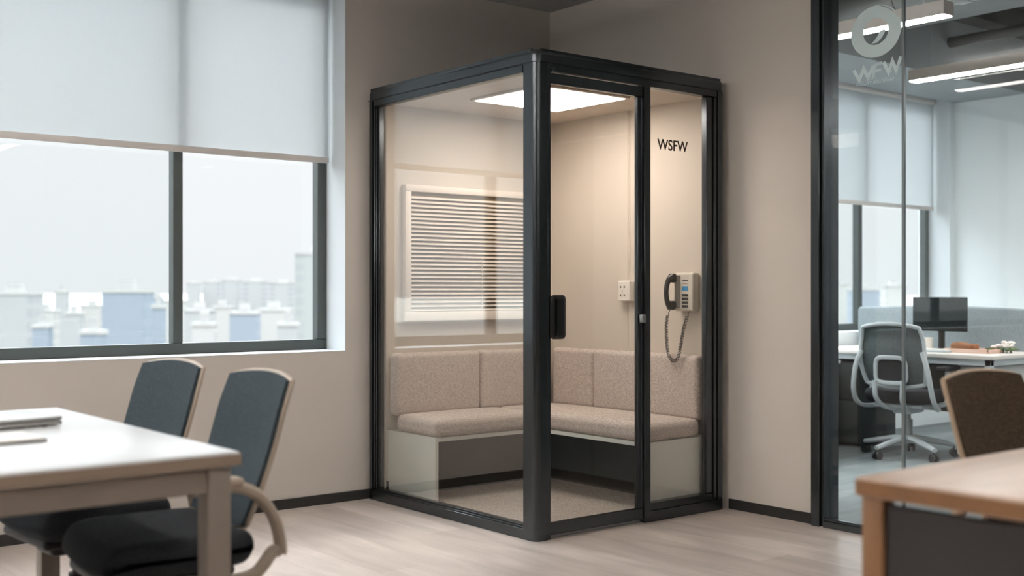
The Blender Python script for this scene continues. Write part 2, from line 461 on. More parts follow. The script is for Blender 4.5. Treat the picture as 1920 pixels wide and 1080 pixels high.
# bottom rails
bm = BM(); box(bm, (bx0, by0+.088, 0), (bx0+.05, by1-.05, .048), .002, 1); box(bm, (bx0+.008, by0+.088, .048), (bx0+.05, by1-.05, .056), .001, 1); box(bm, (bx0+.016, by0+.088, .056), (bx0+.05, by1-.05, .064), .001, 1)
obj('bottom_rail', bm, 'black', bo)
bm = BM(); box(bm, (4.02, by0, 0), (bx1-.055, by0+.06, .052), .002, 1); box(bm, (4.02, by0+.012, .052), (bx1-.055, by0+.06, .088), .002, 1)
obj('bottom_rail', bm, 'black', bo)
obj('door_track', B(((bx0+.09, by0+.030, 0), (4.02, by0+.062, .006)), bev=.001, seg=1), 'alu', bo)
# stile between door and side pane
bm = BM(); box(bm, (3.992, by0+.001, 0), (4.034, by0+.05, 2.12), .003, 1)
st = obj('stile', bm, 'black', bo)
obj('stile_bead', B(((3.984, by0+.02, .06), (3.991, by0+.045, 2.05))), 'alu', bo)
# glass
obj('side_glass', B(((bx0+.022, by0+.08, .058), (bx0+.030, by1-.085, 2.108))), 'glass_booth', bo, flat=True)
fg = obj('front_glass', B(((4.03, by0+.024, .08), (bx1-.11, by0+.030, 2.11))), 'glass_door', bo, flat=True)
# door
dy = by0+.026
bm = BM(); box(bm, (bx0+.094, dy-.016, .018), (3.990, dy+.012, .072), .002, 1); box(bm, (bx0+.094, dy-.016, 2.052), (3.990, dy+.012, 2.1005), .002, 1)
box(bm, (3.958, dy-.012, .072), (3.982, dy+.012, 2.052), .002, 1)
dr = obj('door', bm, 'black', bo)
obj('door_glass', B(((bx0+.094, dy-.004, .07), (3.962, dy+.003, 2.055))), 'glass_door', dr, flat=True)
bm = BM()
rbox(bm, (3.435, dy-.028, 1.0), (.046, .010, .100), .022, 5, 3)
rbox(bm, (3.412, dy-.018, 1.0), (.018, .020, .096), .010, 3, 3)
obj('handle', bm, 'black_gloss', dr)
bm = BM(); rbox(bm, (3.972, by0-.004, .985), (.011, .012, .020), .004, 2, 1); obj('latch', bm, 'alu', dr)
# inner lining
bi = [((3.36, 5.24, .04), (4.54, by1-.005, 2.13)),]
obj('back_wall_panel', B(*bi), 'booth_in', bo)
obj('side_wall_panel', B(((4.54, by0+.07, .04), (bx1-.004, 5.24, 2.13))), 'booth_in', bo)
obj('panel_joint', B(((4.5385, 4.60, .8), (4.5405, 4.604, 2.13))), 'bench_edge', bo)
obj('lining_skirting', B(((4.534, 4.0, .04), (4.54, 5.24, .10)), ((3.36, 5.234, .04), (4.54, 5.24, .10))), 'black_rough', bo)
obj('booth_ceiling', B(((bx0+.05, by0+.055, 2.118), (bx1-.03, 5.27, 2.136))), 'booth_ceil', bo)
bm = BM(); box(bm, (3.605, 4.245, 2.106), (4.205, 4.82, 2.118), .003, 1); obj('light_trim', bm, 'booth_ceil', bo)
obj('light_panel', B(((3.625, 4.265, 2.103), (4.185, 4.80, 2.1062))), 'emit_booth', bo)
obj('booth_floor', B(((bx0+.05, by0+.062, .0), (bx1-.004, by1-.005, .040))), 'carpet', bo)

def text(name, s, size, origin, xdir, up, m, parent, ext=.0006, bold=0.0, sx=1.0, align='LEFT'):
    cu = bpy.data.curves.new(name, 'FONT'); cu.body = s; cu.size = size; cu.extrude = ext; cu.offset = bold; cu.align_x = align
    o = bpy.data.objects.new('tmp', cu); COL.objects.link(o)
    bpy.context.view_layer.update()
    me = bpy.data.meshes.new_from_object(o.evaluated_get(bpy.context.evaluated_depsgraph_get()))
    bpy.data.objects.remove(o)
    X = Vector(xdir); U = Vector(up); Z = X.cross(U)
    off = Vector(origin) - (root_of(parent).location if parent else Vector())
    for v in me.vertices: v.co = off + X*v.co.x*sx + U*v.co.y + Z*v.co.z
    ob = bpy.data.objects.new(name, me); COL.objects.link(ob); me.materials.clear(); me.materials.append(M[m] if isinstance(m, str) else m)
    ob.parent = parent
    return ob
text('lettering', 'WSFW', .073, (4.103, by0+.0232, 1.812), (1, 0, 0), (0, 0, 1), 'letter', fg, sx=.98, bold=.0011)

# ------------------------------------------------------------------ bench
be = thing('corner_bench', 'l shaped beige fabric bench with padded backrest fitted inside the glass booth', 'bench', (3.95, 4.9, .04))
def pillow(amt, ax=2):
    def f(v): return v
    return f
def pad(name, lo, hi, r=.028, crown=.0, face=None):
    c = [(a+b)/2 for a, b in zip(lo, hi)]; h = [(b-a)/2 for a, b in zip(lo, hi)]
    def fn(v):
        if face is not None:
            ax, sg = face
            o = [i for i in range(3) if i != ax]
            k = (1-(v[o[0]]/h[o[0]])**4)*(1-(v[o[1]]/h[o[1]])**4)
            if v[ax]*sg > 0: v[ax] += sg*crown*k
        return v
    bm = BM(); rbox(bm, c, h, r, 5, 10, fn)
    return obj(name, bm, 'fab', be)
zs0, zs1 = .372, .462
pad('seat_cushion', (3.372, 4.79, zs0), (4.052, 5.17, zs1), .032, .010, (2, 1))
pad('seat_cushion', (4.056, 4.00, zs0), (4.47, 5.17, zs1), .032, .010, (2, 1))
pad('backrest', (3.372, 5.155, zs1-.012), (3.935, 5.238, .785), .026, .007, (1, -1))
pad('backrest', (3.937, 5.155, zs1-.012), (4.455, 5.238, .785), .026, .007, (1, -1))
pad('backrest', (4.455, 4.81, zs1-.012), (4.538, 5.155, .787), .026, .007, (0, -1))
pad('backrest', (4.455, 4.015, zs1-.012), (4.538, 4.808, .787), .026, .007, (0, -1))
obj('end_panel', B(((3.372, 4.80, .04), (3.392, 5.24, .372)), bev=.001, seg=1), 'bench_side', be)
obj('end_panel', B(((4.062, 4.005, .04), (4.538, 4.025, .372)), bev=.001, seg=1), 'bench_side', be)
obj('seat_board', B(((3.392, 4.80, .352), (4.538, 5.238, .372)), ((4.062, 4.025, .352), (4.538, 4.80, .372))), 'bench_side', be)
obj('recess_shadow', B(((3.392, 5.10, .04), (4.538, 5.115, .352)), ((4.36, 4.025, .04), (4.375, 5.10, .352))), 'bench_shadow', be)  # added dark sheets standing in for the shade under the bench

# blind
bl = thing('louvered_blind', 'white framed horizontal slat blind mounted on the back wall inside the booth', 'blind', (3.94, 5.235, .96))
fx0, fx1, fz0, fz1 = 3.462, 4.40, .955, 1.692
obj('frame', B(((fx0, 5.205, fz0), (fx1, 5.239, fz0+.05)), ((fx0, 5.205, fz1-.035), (fx1, 5.239, fz1)), ((fx0, 5.205, fz0+.05), (fx0+.038, 5.239, fz1-.035)), ((fx1-.038, 5.205, fz0+.05), (fx1, 5.239, fz1-.035)), bev=.003), 'louver', bl)
obj('backing', B(((fx0+.03, 5.234, fz0+.04), (fx1-.03, 5.239, fz1-.03))), 'louver_back', bl)
for k in range(28):
    z = fz0+.058 + k*.0226
    bm = BM(); bx = [(fx0+.039, 5.210, z-.004), (fx0+.039, 5.2145, z-.0045), (fx0+.039, 5.230, z+.0075), (fx0+.039, 5.226, z+.009)]
    prism(bm, bx, (fx1-fx0-.078, 0, 0)); obj('slat', bm, 'louver', bl)
bm = BM(); cyl(bm, (3.98, 5.203, 1.02), (3.98, 5.203, 1.30), .0018, 6); obj('tilt_wand', bm, 'louver', bl)

# outlet
ol = thing('power_outlet', 'white rectangular socket box on the right wall inside the booth', 'outlet', (4.54, 4.60, 1.05))
bm = BM(); rbox(bm, (4.52, 4.598, 1.118), (.020, .046, .056), .007, 3, 2); obj('body', bm, 'white_plastic', ol)
bm = BM()
for yy, zz in ((.022, .022), (-.008, .022), (.022, -.024), (-.008, -.024)):
    box(bm, (4.4985, 4.60+yy-.005, 1.118+zz-.005), (4.5002, 4.60+yy+.003, 1.118+zz+.005))
box(bm, (4.4985, 4.606, 1.112), (4.5002, 4.6075, 1.124)); obj('sockets', bm, 'black_rough', ol)
bm = BM(); cyl(bm, (4.536, 4.59, 1.17), (4.536, 4.59, 2.117), .0028, 8); obj('cable', bm, 'louver', ol)

# phone
ph = thing('wall_phone', 'light grey wall telephone with black handset and coiled cord in the booth', 'telephone', (4.54, 4.16, 1.0))
Y0, Y1, Z0, Z1, XF = 4.085, 4.195, 1.012, 1.214, 4.488
bm = BM(); rbox(bm, ((XF+4.54)/2, (Y0+Y1)/2, (Z0+Z1)/2), ((4.54-XF)/2, (Y1-Y0)/2+.012, (Z1-Z0)/2), .012, 4, 2); pb = obj('body', bm, 'phone_body', ph)
bm = BM(); box(bm, (4.4865, 4.108, 1.118), (4.4885, 4.148, 1.142)); obj('display', bm, 'blue', ph)
bm = BM(); box(bm, (4.4868, 4.108, 1.170), (4.4885, 4.146, 1.1755)); box(bm, (4.4868, 4.108, 1.155), (4.4885, 4.146, 1.157)); obj('nameplate', bm, 'key', ph)
for r_ in range(4):
    for c_ in range(3):
        bm = BM(); y = 4.147 - c_*.0145; z = 1.102 - r_*.0195
        rbox(bm, (4.486, y-.005, z-.006), (.003, .0048, .0065), .0015, 2, 1); obj('key', bm, 'key', ph)
bm = BM(); rbox(bm, (4.483, 4.180, 1.115), (.008, .014, .085), .004, 2, 2); obj('cradle', bm, 'phone_side', ph)
hy = 4.196
bm = BM()
pts = smooth([(4.458, hy-.006, 1.192), (4.444, hy+.004, 1.180), (4.432, hy+.008, 1.15), (4.428, hy+.010, 1.115), (4.432, hy+.010, 1.075), (4.444, hy+.008, 1.045), (4.458, hy+.002, 1.034)], 6)
n = len(pts); tube(bm, pts, [.013+.005*abs(2*i/(n-1)-1)**2 for i in range(n)], 12, flat=1.15)
rbox(bm, (4.462, hy-.002, 1.185), (.017, .022, .024), .013, 4, 2)
rbox(bm, (4.460, hy+.003, 1.042), (.020, .024, .024), .014, 4, 2)
obj('handset', bm, 'black_gloss', ph)
path = smooth([(4.455, hy+.006, 1.022), (4.444, hy+.014, .992), (4.438, hy+.018, .95), (4.434, hy+.014, .88), (4.432, hy+.002, .80), (4.432, 4.176, .762), (4.432, 4.152, .754), (4.434, 4.130, .772), (4.438, 4.115, .83), (4.455, 4.108, .92), (4.480, 4.106, .985), (4.500, 4.108, 1.014)], 30)
L = [0]
for a, b in zip(path[:-1], path[1:]): L.append(L[-1]+(b-a).length)
T = L[-1]
def at(s):
    for i in range(len(L)-1):
        if L[i+1] >= s: break
    k = (s-L[i])/max(1e-9, L[i+1]-L[i]); return path[i].lerp(path[i+1], k), (path[i+1]-path[i]).normalized()
bm = BM(); s0, s1 = .035, T-.035; turns = 62; per = 9; cp = []
cp.append(at(.0)[0]); cp.append(at(.02)[0])
for i in range(turns*per+1):
    s = s0+(s1-s0)*i/(turns*per); p, t = at(s); a = Vector((1, 0, 0)); a = (a-t*a.dot(t)).normalized(); b = t.cross(a)
    w = 2*PI*i/per; cp.append(p + (a*math.cos(w)+b*math.sin(w))*.0078)
cp.append(at(T-.02)[0]); cp.append(at(T)[0])
tube(bm, cp, .0019, 5); obj('coiled_cord', bm, 'cord', ph)

# ------------------------------------------------------------------ partition
gp = thing('glass_partition', 'dark framed full height glass partition with round logo beside the corner wall', 'partition', (4.61, 1.4, 0))
obj('post', B(((4.57, 3.352, 0), (4.72, 3.40, ZC-.002)), ((4.585, 3.335, .0), (4.70, 3.352, ZC-.002)), bev=.002, seg=1), 'black', gp)
obj('bottom_rail', B(((4.575, -.6, 0), (4.66, 3.335, .030)), ((4.588, -.6, .030), (4.612, 3.335, .042)), bev=.001, seg=1), 'black', gp)
obj('top_rail', B(((4.575, -.6, ZC-.05), (4.66, 3.335, ZC-.002)), bev=.001, seg=1), 'black', gp)
p1 = obj('glass_pane', B(((4.616, 2.936, .036), (4.624, 3.34, ZC-.045))), 'glass_part', gp, flat=True)
p2 = obj('glass_pane', B(((4.616, 1.75, .036), (4.624, 2.930, ZC-.045))), 'glass_part', gp, flat=True)
p3 = obj('glass_pane', B(((4.616, -.6, .036), (4.624, 1.744, ZC-.045))), 'glass_part', gp, flat=True)
obj('joint_strip', B(((4.612, 2.927, .042), (4.627, 2.939, ZC-.05))), 'joint', gp)
obj('joint_strip', B(((4.612, 1.742, .042), (4.627, 1.753, ZC-.05))), 'joint', gp)
bm = BM(); rbox(bm, (4.60, 3.345, 1.30), (.012, .006, .030), .003, 2, 1); rbox(bm, (4.60, 3.345, 1.955), (.012, .006, .012), .003, 2, 1); obj('hinge_plate', bm, 'alu', gp)

# logo on glass: local (a = right in picture, b = up) metres -> world
LC = Vector((4.6155, 3.0745, 2.3045))
def lg(a, b): return LC + Vector((0, -a, b))
k = .1325/47.5   # metres per source pixel of the logo (in width)
kv = .1185/48.5
def ringpoly(bm, outer, inner):
    """two polar loops with same count, extruded 1 mm"""
    n = len(outer); d = Vector((-.0006, 0, 0))
    o0 = [bm.verts.new(p) for p in outer]; i0 = [bm.verts.new(p) for p in inner]
    o1 = [bm.verts.new(p+d) for p in outer]; i1 = [bm.verts.new(p+d) for p in inner]
    for q in range(n):
        w = (q+1) % n
        bm.faces.new((o0[q], o0[w], i0[w], i0[q])); bm.faces.new((o1[q], i1[q], i1[w], o1[w]))
        bm.faces.new((o0[q], o1[q], o1[w], o0[w])); bm.faces.new((i0[q], i0[w], i1[w], i1[q]))
bm = BM(); n = 96; oo = []; ii = []
for q in range(n):
    a = 2*PI*q/n
    rr = 1.0
    d = math.degrees(a)
    if 12 < d < 88: rr = 1 - .085*math.sin(PI*(d-12)/76)**.8      # notch that the sliver sits beside
    oo.append(lg(47*rr*math.cos(a)*k, 48.5*rr*math.sin(a)*kv)); ii.append(lg((23.5*math.cos(a)+.2)*k, (25*math.sin(a)+0)*kv))
ringpoly(bm, oo, ii)
logo = obj('logo_ring', bm, 'logo', p1, flat=True)
def plate(bm, pts, lift=0): prism(bm, [lg(x*k, y*kv)+Vector((-lift, 0, 0)) for x, y in pts], (-.0006, 0, 0))
# sliver on the outer upper right edge
bm = BM(); up = [];dn = []
for q in range(25):
    d = 8+82*q/24; a = math.radians(d); th = .028*math.sin(PI*q/24)**.6+.003
    up.append((47.4*math.cos(a), 48.9*math.sin(a))); dn.append((47.4*(1-th)*math.cos(a), 48.9*(1-th)*math.sin(a)))
for q in range(24):
    plate(bm, [up[q], up[q+1], dn[q+1], dn[q]])
obj('logo_sliver', bm, 'logo', p1, flat=True)
bm = BM()
plate(bm, [(-8, -21.5), (-4, -18), (3, -10), (9, 0), (18.5, 1), (17, -5), (12, -13), (5, -20), (2, -21.8)])
obj('logo_swoosh', bm, 'logo', p1, flat=True)
def ribbon(bm, P, w, lift=0):
    """polyline of width w with mitred joints"""
    P = [Vector(p) for p in P]; L_ = []; R2 = []
    for i_, p in enumerate(P):
        d0 = (p-P[i_-1]).normalized() if i_ else (P[1]-p).normalized()
        d1 = (P[i_+1]-p).normalized() if i_ < len(P)-1 else d0
        n0 = Vector((-d0.y, d0.x)); n1 = Vector((-d1.y, d1.x)); m_ = (n0+n1).normalized()
        l = min(w/2/max(.3, m_.dot(n0)), w*1.25)
        L_.append(p+m_*l); R2.append(p-m_*l)
    for i_ in range(len(P)-1):
        plate(bm, [(v.x, v.y) for v in (L_[i_], L_[i_+1], R2[i_+1], R2[i_])], lift)
def W(bm, x, y, w, h, sl):
    ribbon(bm, [(x, y), (x+w*.28, y-h+sl*.28), (x+w*.50, y-h*.12+sl*.50), (x+w*.72, y-h+sl*.72), (x+w, y+sl)], 6.4)
bm = BM(); W(bm, -42, -66, 38, 21, 4); obj('logo_letter', bm, 'logo', p1, flat=True)
bm = BM(); ribbon(bm, [(-5, -87), (-4, -78), (-3, -68), (0, -63), (4, -61.6), (12, -60.6)], 5.4, .0007); ribbon(bm, [(-.8, -74.6), (10, -73)], 4.6, .0014); obj('logo_letter', bm, 'logo', p1, flat=True)
bm = BM(); W(bm, 15, -60, 32, 22, 5); obj('logo_letter', bm, 'logo', p1, flat=True)
text('small_lettering', 'DIZV.DVTHEKLLSVEVEIZ', .0215, lg(-38*k, -97*kv), (0, -1, 0), (0, 0, 1), 'logo', p1, ext=.0003, sx=.88)

# ------------------------------------------------------------------ chairs
def make_chair(name, label, mesh_m, rim_m, seat_m, frame_m, lumbar=False, ztop=.89, zseat=.485, group=None):
    t = thing(name, label, 'chair', group=group)
    def seatfn(v):
        x, y, z = v
        if z > 0: v.z += .012*(abs(y)/.24)**2 - .004
        if x > .1: v.z -= .028*((x-.1)/.13)**2
        v.x, v.y = v.x*(1-.05*(abs(y)/.24)**2), v.y*(1-.12*(abs(x)/.23)**3)
        if z < 0: v.z += .012*((x/.23)**2+(y/.24)**2)
        return v
    bm = BM(); rbox(bm, (-.015, 0, zseat-.05), (.205, .24, .05), .045, 5, 10, seatfn); obj('seat', bm, seat_m, t)
    zp = zseat-.105
    bm = BM(); rbox(bm, (0, 0, zp), (.17, .17, .016), .014, 3, 2); rbox(bm, (0, 0, zp-.03), (.11, .07, .03), .02, 3, 2); obj('seat_mechanism', bm, frame_m if lumbar else 'black_rough', t)
    zb = zseat-.005 if not lumbar else zseat+.02; H_ = ztop-zb
    def back(s, u, grow=0., dx=0.):
        a, b = squircle(s, u, .22 if lumbar else .15)
        v = (b+1)/2
        w = .215 - .004*v - .02*(1-v) if not lumbar else .225-.01*v
        w *= 1+grow
        y = a*w
        z = zb + H_*(v*(1+grow*.5)-grow*.25)
        x = -.185 - (.10 if lumbar else .135)*v - (.03 if lumbar else .006)*math.sin(PI*min(1, v*1.3)) + (.030 if lumbar else .018)*(a)**2 + dx
        return Vector((x, y, z))
    bm = BM(); sheet(bm, lambda s, u: back(s, u), 22, 24, .012 if not lumbar else .004); bk = obj('backrest', bm, mesh_m, t)
    # rim
    loop = []
    for q in range(24): loop.append((-1+2*q/24, -1))
    for q in range(24): loop.append((1, -1+2*q/24))
    for q in range(24): loop.append((1-2*q/24, 1))
    for q in range(24): loop.append((-1, 1-2*q/24))
    bm = BM(); pts = [back(s, u, .015 if lumbar else -.012, -.016 if lumbar else -.020) for s, u in loop]; pts.append(pts[0]); tube(bm, pts, .008 if not lumbar else .014, 8, cap=False, flat=.9)
    bmesh.ops.remove_doubles(bm, verts=bm.verts, dist=.0004); obj('back_frame', bm, rim_m, t)
    # spine
    if lumbar:
        bm = BM()
        lp = []
        zc = zb+.115
        for q in range(33):
            a = 2*PI*q/32; c_, s_ = math.cos(a), math.sin(a)
            yy = .105*math.copysign(abs(c_)**.45, c_); zz = zc+.085*math.copysign(abs(s_)**.45, s_)
            lp.append((-.285-.08*(zz-zc)+.015*abs(yy)/.1, yy*(1-.4*(zz-zc)), zz))
        tube(bm, lp, .011, 8, cap=False, flat=1.4); obj('lumbar_frame', bm, frame_m, t)
        bm = BM(); sheet(bm, lambda s, u: Vector((-.262-.05*u*.08, s*.095, zc+u*.075)), 6, 6, .006); obj('lumbar_pad', bm, 'seat_dark', t)
        for s in (-1, 1):
            bm = BM(); tube(bm, smooth([(-.30, s*.10, zc-.07), (-.29, s*.09, zseat-.05), (-.20, s*.07, zp-.01), (-.08, s*.04, zp-.03)], 5), .015, 8, flat=1.2); obj('back_support', bm, frame_m, t)
    else:
        bm = BM(); tube(bm, smooth([(-.262, 0, zb+.16), (-.255, 0, zb+.04), (-.225, 0, zp), (-.10, 0, zp-.02)], 5), .018, 8, flat=1.8); obj('back_support', bm, frame_m, t)
    for s in (-1, 1):
        y = s*.262
        za = .605 if lumbar else .665
        if lumbar:
            p = smooth([(-.26, s*.21, zb+.24), (-.27, s*.25, zb+.12), (-.245, y+s*.01, zseat-.03), (-.15, y, zp-.01), (.0, s*.2, zp-.02), (.02, s*.12, zp-.02)], 6)
            bm = BM(); tube(bm, p, .014, 8, flat=1.3); obj('side_frame', bm, frame_m, t)
            bm = BM(); tube(bm, smooth([(.0, s*.19, zp), (.02, y, zp+.03), (.02, y, za-.08), (.02, y, za-.02)], 5), .017, 8, flat=1.2); obj('arm', bm, frame_m, t)
            bm = BM(); rbox(bm, (.03, y, za), (.12, .038, .014), .012, 3, 3); obj('armrest', bm, 'seat_dark', t)
        else:
            za -= .03; p = smooth([(-.02, y, za-.02), (-.10, y, za-.015), (-.18, y, za-.04), (-.235, y, za-.11), (-.255, y, za-.20), (-.235, y, zp+.06), (-.17, y, zp+.0), (-.06, s*.20, zp-.012), (.0, s*.13, zp-.01)], 6)
            bm = BM(); tube(bm, p, .016, 10, flat=1.25); obj('arm', bm, frame_m, t)
            bm = BM(); rbox(bm, (-.06, y, za-.006), (.085, .028, .012), .010, 3, 3); obj('armrest', bm, rim_m, t)
    bm = BM(); cyl(bm, (0, 0, .09), (0, 0, .25), .03, 20); cyl(bm, (0, 0, .25), (0, 0, zp-.05), .018, 20); obj('gas_lift', bm, 'black_rough' if not lumbar else 'alu', t)
    for q in range(5):
        a = 2*PI*q/5+.35; d = Vector((math.cos(a), math.sin(a), 0))
        bm = BM(); tube(bm, [d*.0+Vector((0, 0, .125)), d*.10+Vector((0, 0, .118)), d*.22+Vector((0, 0, .095)), d*.31+Vector((0, 0, .078))], [.026, .022, .018, .014], 8, flat=1.4)
        lg_ = obj('leg', bm, frame_m, t)
        c = d*.30; s_ = Vector((-d.y, d.x, 0))
        bm = BM()
        for sg in (-1, 1): cyl(bm, c+s_*sg*.008+Vector((0, 0, .027)), c+s_*sg*.024+Vector((0, 0, .027)), .027, 16)
        cyl(bm, c+Vector((0, 0, .03)), c+Vector((0, 0, .08)), .007, 8); obj('caster', bm, 'caster', lg_)
    return t

c1 = make_chair('task_chair', 'dark grey mesh task chair with taupe arms at the near corner of the white table', 'mesh_dark', 'taupe', 'seat_dark', 'taupe')
c2 = copy_tree(c1); c2['label'] = 'dark grey mesh task chair farther along the white table, nearer the window wall'
c1.location = (1.193, 3.02, 0); c1.rotation_euler = (0, 0, PI+math.radians(-3))
c2.location = (1.20, 3.62, 0); c2.rotation_euler = (0, 0, PI+math.radians(4))
for c in (c1, c2): c['group'] = 'dark mesh chairs at the white table'
c3 = make_chair('mesh_chair', 'brown mesh chair with beige rim behind the wooden desk in the foreground', 'brown_mesh', 'beige', 'seat_dark', 'beige')
c3.location = (3.09, 1.40, 0); c3.rotation_euler = (0, 0, -PI/2)
c4 = make_chair('office_chair', 'light grey framed swivel office chair with mesh back behind the glass partition', 'mesh_grey', 'light_plastic', 'seat_dark', 'light_plastic', lumbar=True, ztop=.90, zseat=.46)
c4.location = (7.0, 4.41, 0); c4.rotation_euler = (0, 0, math.radians(8))

# ------------------------------------------------------------------ white table
tb = thing('meeting_table', 'white topped table with taupe legs in front of the window', 'table', (.2, 3.17, 0))
tx0, tx1, ty0, ty1 = -1.2, 1.205, 2.505, 3.83
tt = obj('tabletop', B(((tx0, ty0, .708), (tx1, ty1, .742)), bev=.006, seg=3), 'table_top', tb)
obj('edge_band', B(((tx0-.002, ty0-.002, .710), (tx1+.002, ty0+.001, .736)), ((tx1-.001, ty0-.002, .710), (tx1+.002, ty1+.002, .736)), ((tx0-.002, ty1-.001, .710), (tx1+.002, ty1+.002, .736)), bev=.001, seg=1), 'table_edge', tt)
for x in (tx0+.015, tx1-.075):
    for y in (ty0+.015, ty1-.075): obj('leg', B(((x, y, 0), (x+.058, y+.058, .708)), bev=.003), 'table_leg', tb)
obj('apron', B(((tx0+.073, ty0+.020, .648), (tx1-.075, ty0+.05, .708)), ((tx0+.073, ty1-.05, .648), (tx1-.075, ty1-.02, .708)),
    ((tx1-.05, ty0+.073, .648), (tx1-.02, ty1-.075, .708)), ((tx0+.02, ty0+.073, .648), (tx0+.05, ty1-.075, .708)), bev=.002, seg=1), 'table_leg', tb)
lp = thing('laptop', 'closed grey laptop lying on the white table near its far edge', 'laptop', (.87, 3.40, .742))
def slab(bm, ctr, w, d, z0, z1, rot, r=.01):
    c = Vector(ctr); m = Matrix.Rotation(rot, 3, 'Z'); b2 = BM()
    h = (z1-z0)/2
    rbox(b2, (0, 0, 0), (w/2, d/2, h), min(r, h*.95), 3, 2)
    for v in b2.verts: v.co = m @ v.co + Vector((c.x, c.y, (z0+z1)/2))
    me = bpy.data.meshes.new('t'); b2.to_mesh(me); b2.free(); bm.from_mesh(me); bpy.data.meshes.remove(me)
a = math.radians(6)
bm = BM(); slab(bm, (.875, 3.405), .33, .24, .745, .757, a); obj('laptop_base', bm, 'laptop', lp)
bm = BM(); slab(bm, (.875, 3.405), .33, .24, .758, .768, a); obj('laptop_lid', bm, 'laptop', lp)
for sx in (-.13, .13):
    for sy in (-.09, .09):
        bm = BM(); cyl(bm, (.875+sx, 3.405+sy, .742), (.875+sx, 3.405+sy, .746), .008, 10); obj('foot', bm, 'black_rough', lp)
tbt = thing('tablet', 'thin white tablet lying on the table closer to the viewer than the laptop', 'tablet', (.79, 3.05, .742))
bm = BM(); slab(bm, (.775, 3.05), .26, .18, .742, .751, math.radians(2), .004); obj('tablet_body', bm, 'laptop', tbt)
bm = BM(); slab(bm, (.775, 3.05), .245, .165, .7508, .7525, math.radians(2), .001); obj('tablet_cover', bm, 'white_plastic', tbt)

# ------------------------------------------------------------------ wooden desk foreground
dk = thing('wooden_desk', 'oak topped desk with charcoal side panel in the right foreground', 'desk', (2.95, .95, 0))
dx0, dx1, dy0, dy1 = 2.01, 4.2, .45, 1.385
obj('desktop', B(((dx0, dy0, .702), (dx1, dy1, .742)), bev=.005, seg=3), 'wood', dk)
obj('edge_band', B(((dx0-.002, dy0, .706), (dx0+.001, dy1, .736)), ((dx0, dy1-.001, .706), (dx1, dy1+.002, .736)), bev=.001, seg=1), 'wood_edge', dk)
for x in (dx0+.008, dx1-.053):
    for y in (dy0+.01, dy1-.056): obj('leg', B(((x, y, 0), (x+.045, y+.048, .702)), bev=.003), 'wood_edge', dk)
obj('side_panel', B(((dx0+.018, dy0+.058, .03), (dx0+.042, dy1-.056, .690)), bev=.002, seg=1), 'desk_panel', dk)
obj('back_panel', B(((dx0+.053, .84, .25), (dx1-.053, .86, .690)), bev=.002, seg=1), 'desk_panel', dk)

# ------------------------------------------------------------------ office beyond
od = thing('office_desk', 'long white workstation desk behind the glass partition', 'desk', (7.4, 4.6, 0))
obj('desktop', B(((7.05, 3.845, .672), (7.74, 5.32, .700)), bev=.004), 'desk_white', od)
for y in (3.86, 5.26):
    for x in (7.07, 7.68): obj('leg', B(((x, y, 0), (x+.04, y+.04, .672)), bev=.002, seg=1), 'light_plastic', od)
obj('frame_rail', B(((7.07, 3.90, .632), (7.10, 5.26, .672)), ((7.07, 3.86, .632), (7.72, 3.90, .672)), bev=.002, seg=1), 'light_plastic', od)
obj('modesty_panel', B(((7.66, 3.92, .25), (7.68, 5.25, .66))), 'cab_dark', od)
dv = thing('desk_divider', 'grey fabric privacy screen standing along the back of the office desk', 'divider', (7.76, 4.63, .5))
bm = BM(); rbox(bm, (7.76, 4.64, .79), (.018, .68, .225), .0175, 3, 2)
for v in bm.verts:
    for ys in (3.96, 5.32):
        d = abs(v.co.y-ys)
        if d < .05 and v.co.z > .96: v.co.z -= (.05-d)*.6
obj('screen_panel', bm, 'screen_fab', dv)
bm = BM()
for y in (4.2, 5.1): box(bm, (7.735, y, .60), (7.785, y+.05, .70))
obj('clamp', bm, 'light_plastic', dv)
mo = thing('monitor', 'black flat computer monitor on the office desk in front of the divider', 'monitor', (7.5, 4.45, .70))
bm = BM(); rbox(bm, (7.46, 4.452, .955), (.010, .208, .120), .006, 2, 2); obj('screen', bm, 'monitor', mo)
bm = BM(); box(bm, (7.475, 4.43, .71), (7.495, 4.475, .95), .004); obj('stand', bm, 'black_gloss', mo)
bm = BM(); rbox(bm, (7.49, 4.452, .706), (.07, .10, .006), .005, 2, 2); obj('stand_base', bm, 'black_gloss', mo)
kb = thing('keyboard', 'light grey keyboard on the office desk in front of the monitor', 'keyboard', (7.25, 4.45, .70))
bm = BM(); rbox(bm, (7.24, 4.45, .709), (.065, .21, .009), .006, 2, 2); kk = obj('keyboard_body', bm, 'light_plastic', kb)
bm = BM()
for r_ in range(4):
    for q in range(13): box(bm, (7.19+r_*.026, 4.26+q*.029, .718), (7.212+r_*.026, 4.284+q*.029, .722))
obj('keys', bm, 'white_plastic', kb)
cupb = BM()
tube(cupb, [(7.38, 4.50, .70), (7.38, 4.50, .71), (7.38, 4.50, .79)], [.030, .034, .040], 20)
tag(obj('cup', cupb, 'white_plastic'), 'white cup under the monitor on the office desk', 'cup')
bk = thing('storage_tray', 'pale pink tray on the office desk to the right of the monitor', 'tray', (7.35, 4.10, .70))
obj('tray_body', B(((7.25, 3.98, .70), (7.45, 4.30, .712)), ((7.25, 3.98, .712), (7.256, 4.30, .728)), ((7.444, 3.98, .712), (7.45, 4.30, .728)), ((7.25, 3.98, .712), (7.45, 3.986, .728)), ((7.25, 4.294, .712), (7.45, 4.30, .728)), bev=.001, seg=1), 'pink', bk)
bm = BM()
def bag(v): v.z *= 1+.25*math.sin(v.y*40); return v
rbox(bm, (7.35, 4.20, .738), (.05, .085, .026), .02, 4, 6, bag); tag(obj('pouch', bm, 'brown_leather'), 'brown leather pouch lying in the pink tray', 'pouch')
